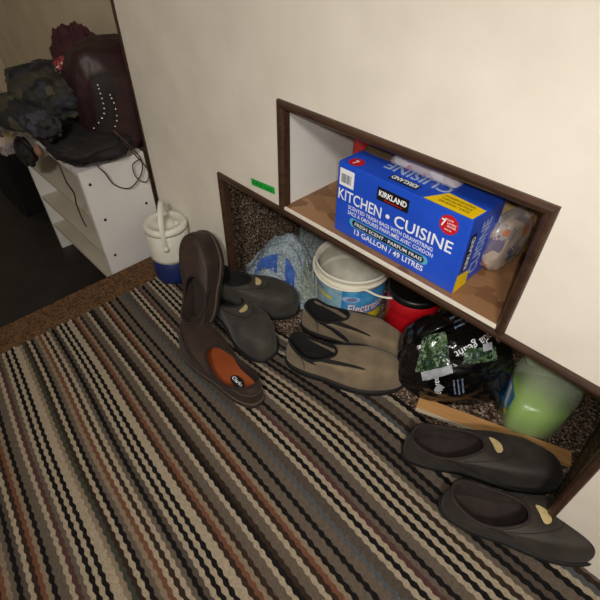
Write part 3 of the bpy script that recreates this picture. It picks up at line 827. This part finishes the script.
# ------------------------------------------------------------------ rags
def rag(name, label, loc, rz, sx, sy, h, m, seed, band=None, folds=5, edge=None):
    t = thing(name, label, 'rag', loc, (0,0,rz), 'rags heaped in the lower cubby')
    N = 46
    def hf(u, v):
        e = max(0, 1-(2*u-1)**4)*max(0, 1-(2*v-1)**4)
        rad_ = math.sqrt((u-.5)**2+(v-.0)**2)
        f = .5+.5*math.sin(folds*2*PI*(math.atan2(u-.5, v+.25)) + seed + 1.5*noise.noise(Vector((u*3, v*3, seed))))
        base = math.exp(-(((u-.5)/.34)**2+((v-.55)/.36)**2))
        return e**.9*(h*base*(.72+.38*f) + .016*noise.noise(Vector((u*7, v*7, seed+3))) + .006*abs(noise.noise(Vector((u*19, v*19, seed)))) + .014*f)+.004
    def P(u, v, o=0):
        wob = .10*noise.noise(Vector((u*2.5, v*2.5, seed)))
        return Vector(((u-.5+wob*.6)*sx, (v-.5+wob)*sy, max(.002, hf(u, v)+o)))
    V = [P(i/N, j/N) for j in range(N+1) for i in range(N+1)]
    F = [(j*(N+1)+i, j*(N+1)+i+1, (j+1)*(N+1)+i+1, (j+1)*(N+1)+i) for j in range(N) for i in range(N)]
    o = mesh_obj('cloth', V, F, m, t); s = o.modifiers.new('thickness', 'SOLIDIFY'); s.thickness = .003; s.offset = -1
    if band:
        for (u0, u1, v0, v1) in band:
            K = 16; V = [P(u0+(u1-u0)*i/K, v0+(v1-v0)*j/K, .0025) for j in range(K+1) for i in range(K+1)]
            F = [(j*(K+1)+i, j*(K+1)+i+1, (j+1)*(K+1)+i+1, (j+1)*(K+1)+i) for j in range(K) for i in range(K)]
            mesh_obj('blue_cuff', V, F, M['rag_cobalt'], t)
    return t
rag('cleaning_rag', 'pale blue and grey knit rag with cobalt blue cuffs', (-.880,.165,0), R(-50), .27, .27, .16, M['rag_blue'], 1.3, folds=8, band=[(.66,.75,.28,.52),(.70,.84,.60,.71)])
rag('cleaning_rag', 'plain grey rag slumped at the back behind the blue cuffed rag', (-.90,.335,0), R(20), .20, .16, .17, M['rag_grey'], 4.1)
rag('cleaning_rag', 'green grey speckled rag squeezed between tub and blue cuffed rag', (-.790,.20,0), R(60), .12, .16, .09, M['rag_speck'], 7.7)

# ------------------------------------------------------------------ cooler jug
t = thing('cooler_jug', 'small white and navy cooler jug with white carry handle', 'cooler', (-1.145,-.067,.0035), (0,0,0))
rc = .064
lathe('base', [(rc-.006,0),(rc-.001,.004),(rc,.02),(rc,.082),(rc-.004,.086),(.01,.086)], M['cooler_blue'], t, 48)
lathe('body', [(rc-.004,.0855),(rc+.0015,.087),(rc+.002,.097),(rc,.178),(rc-.004,.184),(.01,.184)], M['cooler_white'], t, 48)
lid = lathe('lid', [(rc-.006,.1835),(rc+.002,.186),(rc+.003,.196),(rc-.002,.205),(rc-.010,.207),(rc-.012,.204),(.022,.204),(.020,.209),(.001,.209)], M['cooler_white'], t, 48, cap=False)
lathe('drink_plug', [(.007,.2035),(.007,.212),(.001,.213)], M['plate'], t, 16, (.030,.022,0), cap=False)
ax = Vector((.80,-.60,0))
P = []
for i in range(13):
    a = PI*i/12; P.append(ax*(rc+.006)*math.cos(a) + Vector((0,0,.165+.100*math.sin(a)**.8)))
P = [ax*(rc+.006)+Vector((0,0,.150))] + P + [-ax*(rc+.006)+Vector((0,0,.150))]
tube('handle', P, .009, M['cooler_white'], t, 10, sub=3, flat=.003, up=None)
for s in (1, -1):
    q = ax*(rc+.004)*s
    lathe('handle_pivot', [(.009,0),(.009,.008),(.003,.010)], M['cooler_white'], t, 16, (0,0,0)).matrix_local = Matrix.Translation(q+Vector((0,0,.150))) @ (ax*s).to_track_quat('Z','Y').to_matrix().to_4x4()

# ------------------------------------------------------------------ tape label
t = thing('tape_label', 'strip of green tape with handwriting stuck on the cream wall', 'label', (-.742,-.0008,.4635), (0,R(-5.5),0))
box('tape', (-.0415,-.0006,-.0085), (.0415,0,.0085), M['tape'], t)
lettering('handwriting', [('14.5 cm', -.034,-.0045,.066,.0095,.0)], lambda x, y: Vector((x,-.0012,y+.0012*math.sin(x*300))), M['tape_ink'], t)

# ------------------------------------------------------------------ shelf unit on the lower floor
t = thing('shelf_unit', 'low white shelf unit with three beige shelves, clothes heaped on top', 'shelf', (-1.300,-.012,-.18))
W_, D_, H_ = .55, .208, .529
pan = box('side_panel', (-.016,-D_,0), (0,0,H_-.001), M['white_lam'], t, .0008)
for (y, z) in ((-.185,.50),(-.175,.375),(-.180,.24),(-.03,.375),(-.03,.24)):
    lathe('screw', [(.0045,0),(.0045,.0012),(.001,.0016)], M['screw'], pan, 12, (0,0,0)).matrix_local = Matrix.Translation((.0,y,z)) @ Matrix.Rotation(PI/2, 4, 'Y')
box('side_panel', (-W_,-D_,0), (-W_+.016,0,H_-.001), M['white_lam'], t, .0008)
for z in (.122,.249,.390): box('shelf', (-W_+.0161,-D_+.002,z-.014), (-.0161,-.005,z), M['beige_lam'], t, .0008)
box('top_panel', (-W_,-D_,H_-.0009), (0,0,H_+.014), M['white_lam'], t, .0008)
box('back_panel', (-W_+.0161,-.0049,.02), (-.0161,-.001,H_-.002), M['beige_lam'], t)

TOP = .365
# burgundy leather bag with a black studded strap and cords
t = thing('studded_handbag', 'dark burgundy leather handbag with silver studs and trailing brown cords', 'handbag', (-1.410,.005,TOP+.0), (0,0,0))
hb = blob('bag_body', (0,-.01,.135), (.108,.135,.150), M['burgundy'], t, .12, 1.6, 3, 70, 44, flat=.06, crease=.05, power=.66)
tree = BVHTree.FromPolygons([v.co.copy() for v in hb.data.vertices], [tuple(p.vertices) for p in hb.data.polygons])
EYE = Vector((1.410,-.615,.988-TOP))
def onbag(y, z, off=.003):
    """point on the bag under the world point (x=-1.305, y, z) as seen from the open side of the shelf"""
    dd = (Vector((.105, y-.005, z-TOP))-EYE).normalized(); h = tree.ray_cast(EYE, dd)
    return (h[0]-dd*off) if h[0] is not None else Vector((.105, y-.005, z-TOP))
V = []; F = []; K = 20
for j in range(K+1):
    for i in range(9):
        q = j/K; ya = -.104-.045*q**2; yb = -.046-.055*q**2
        V.append(onbag(ya+(yb-ya)*i/8, .60-.175*q, .004))
for j in range(K):
    for i in range(8): k = j*9+i; F.append((k, k+1, k+10, k+9))
mesh_obj('flap', V, F, M['black_cloth'], t)
def stud_row(pts):
    for p in catmull([Vector((0,)+q) for q in pts], 2):
        c = onbag(p.y, p.z, .005); bm = bmesh.new(); bmesh.ops.create_uvsphere(bm, u_segments=8, v_segments=6, radius=.0030)
        bmesh.ops.translate(bm, verts=bm.verts, vec=c); bm_obj('stud', bm, M['stud'], t, True)
stud_row([(-.092,.574),(-.091,.552),(-.091,.526),(-.096,.500),(-.118,.480),(-.150,.462)])
stud_row([(-.066,.543),(-.061,.520),(-.062,.485),(-.075,.458),(-.121,.422)])
def loc_(P): return [Vector((x+1.410, y-.005, z-TOP)) for x, y, z in P]
tube('cord', [onbag(-.121,.422,.004)]+loc_([(-1.285,-.165,.385),(-1.282,-.150,.345),(-1.285,-.132,.301),(-1.285,-.089,.274),(-1.285,-.043,.302),(-1.285,-.030,.345),(-1.282,-.050,.390)])+[onbag(-.08,.446,.004)], .0021, M['cord'], t, 6)
tube('cord', [onbag(-.085,.450,.004)]+loc_([(-1.283,-.05,.375),(-1.285,-.017,.310),(-1.285,-.030,.274),(-1.285,-.059,.297),(-1.285,-.061,.341),(-1.285,-.030,.352)]), .0019, M['cord'], t, 6)
# black jumper bulging out in front of the bag
t = blob('black_jumper', (-1.420,-.130,TOP+.040), (.160,.118,.040), M['black_cloth'], None, .16, 2.0, 8, 70, 34, flat=.05, crease=.12, power=.7)
tag(t, 'black folded jumper bulging along the front edge of the shelf unit top', 'clothing')
# camouflage jacket and cap
t = thing('camouflage_jacket', 'rumpled dark grey and olive camouflage jacket piled on the shelf unit', 'jacket', (-1.520,-.150,TOP+.010))
blob('jacket_body', (-.01,0.0,.145), (.165,.10,.070), M['camo'], t, .22, 2.2, 11, 90, 44, flat=.02, crease=.16, power=.85)
blob('sleeve', (.07,-.085,.105), (.135,.045,.040), M['camo_dark'], t, .2, 2.4, 12, 60, 30, crease=.16, power=.85)
blob('jacket_tail', (-.06,.02,.045), (.14,.08,.060), M['camo_dark'], t, .2, 2.4, 14, 60, 30, flat=.05, crease=.12, power=.8)
t = thing('cap', 'camouflage baseball cap sitting at the left end of the clothes heap', 'cap', (-1.545,-.255,TOP+.080), (R(8),R(-10),R(205)))
blob('crown', (0,0,.030), (.078,.070,.055), M['camo'], t, .06, 2, 15, 48, 28, flat=.45)
V = []; F = []; N = 16
for j in range(7):
    for i in range(N+1):
        a = -PI/2+PI*i/N; k = j/6; ca = max(0, math.cos(a))
        V.append((.065*ca+k*.062*ca**.7, .07*math.sin(a)*(1-.05*k), .008-.020*k*k-.012*abs(math.sin(a))**2))
for j in range(6):
    for i in range(N): a = j*(N+1)+i; F.append((a, a+1, a+N+2, a+N+1))
o = mesh_obj('brim', V, F, M['camo'], t); s_ = o.modifiers.new('thickness', 'SOLIDIFY'); s_.thickness = .003
lathe('top_button', [(.008,0),(.006,.004),(.001,.005)], M['camo'], t, 12, (0,0,.084))
tag(blob('floral_scarf', (-1.47,-.09,TOP+.220), (.060,.045,.030), M['floral'], None, .3, 2.6, 21, 50, 30, crease=.2), 'red and white floral scarf bunched on top of the clothes heap', 'scarf')
tag(blob('maroon_fleece', (-1.70,.03,TOP+.14), (.15,.060,.14), M['maroon'], None, .2, 2.2, 22, 50, 30, crease=.16, power=.8, flat=.02), 'dark maroon fleece standing bunched at back of clothes heap', 'clothing')
tag(blob('black_glove', (-1.625,-.256,TOP-.036), (.055,.026,.050), M['black_cloth'], None, .22, 2.4, 24, 40, 24, crease=.12), 'black glove drooping over front edge of the shelf unit', 'glove')
t = thing('plastic_bag', 'clear crinkled plastic bag with pink cloth inside hanging off the shelf end', 'bag', (-1.715,-.285,TOP+.05))
blob('bag_film', (.0,.0,.015), (.040,.055,.13), M['clear_film'], t, .25, 2.6, 26, 60, 40, crease=.22, power=.9)
blob('pink_cloth', (.002,.0,.09), (.030,.042,.045), M['pink'], t, .2, 2.4, 27, 40, 24, crease=.15)
tag(blob('leather_pouch', (-1.49,-.250,TOP+.012), (.016,.012,.020), M['peach'], None, .15, 2.4, 30, 30, 20, crease=.08), 'small peach leather pouch poking out under the camouflage jacket', 'pouch')
# lace hanging in front of the shelves
tag(tube('hanging_lace', [(-1.290,-.262,TOP+.05),(-1.296,-.258,TOP-.01),(-1.312,-.245,TOP-.06),(-1.338,-.242,TOP-.11),(-1.332,-.242,TOP-.165),(-1.318,-.242,TOP-.180)], .0022, M['cord'], None, 6), 'thin brown lace dangling in front of the shelf unit', 'lace')
# yellow case on the lower floor, far left
t = thing('storage_crate', 'dark storage crate with yellow rim standing far left past the shelf unit', 'crate', (-2.35,-.12,-.18))
box('crate_body', (-.17,-.12,0), (.17,.12,.34), M['black'], t, .006)
boxes('rim', [((-.18,-.13,.34),(.18,-.105,.375)), ((-.18,.105,.34),(.18,.13,.375)), ((-.18,-.105,.34),(-.155,.105,.375)), ((.155,-.105,.34),(.18,.105,.375))], M['yellow_box'], t)
for k, x in enumerate((-1.62,-1.60)):
    o = tube('brass_rod', [(x+.12,.130,-.17),(x+.05,.150,TOP+.62)], .005, M['gold'], None, 10, sub=1)
    tag(o, ('thin brass rod leaning on the wall behind the clothes heap, left one' if k == 0 else 'thin brass rod leaning on the wall behind the clothes heap, right one'), 'rod', 'brass rods')

# ------------------------------------------------------------------ light
def area(name, loc, tgt, size, power, col=(1,1,1)):
    l = bpy.data.lights.new(name, 'AREA'); l.size = size; l.energy = power; l.color = col; l.shape = 'DISK'
    o = bpy.data.objects.new(name, l); COL.objects.link(o); o.location = loc
    o.rotation_euler = (Vector(tgt)-Vector(loc)).to_track_quat('-Z','Y').to_euler(); return o
area('ceiling_lamp', (.75,-1.7,2.25), (-.3,0,.3), .40, 54, (1,.95,.88))
l = bpy.data.lights.new('phone_flash', 'SPOT'); l.energy = 15; l.spot_size = R(105); l.spot_blend = 1; l.shadow_soft_size = .012; l.color = (1,.97,.93)
o = bpy.data.objects.new('phone_flash', l); COL.objects.link(o); o.location = (.03,-.62,1.02)
o.rotation_euler = (Vector((-.38,0,.30))-Vector((.03,-.62,1.02))).to_track_quat('-Z','Y').to_euler()
w = bpy.data.worlds.new('world'); sc.world = w; w.use_nodes = True
w.node_tree.nodes['Background'].inputs[0].default_value = (.92,.93,1,1); w.node_tree.nodes['Background'].inputs[1].default_value = .36
sc.view_settings.view_transform = 'Standard'; sc.view_settings.look = 'None'; sc.view_settings.exposure = 0; sc.view_settings.gamma = 1
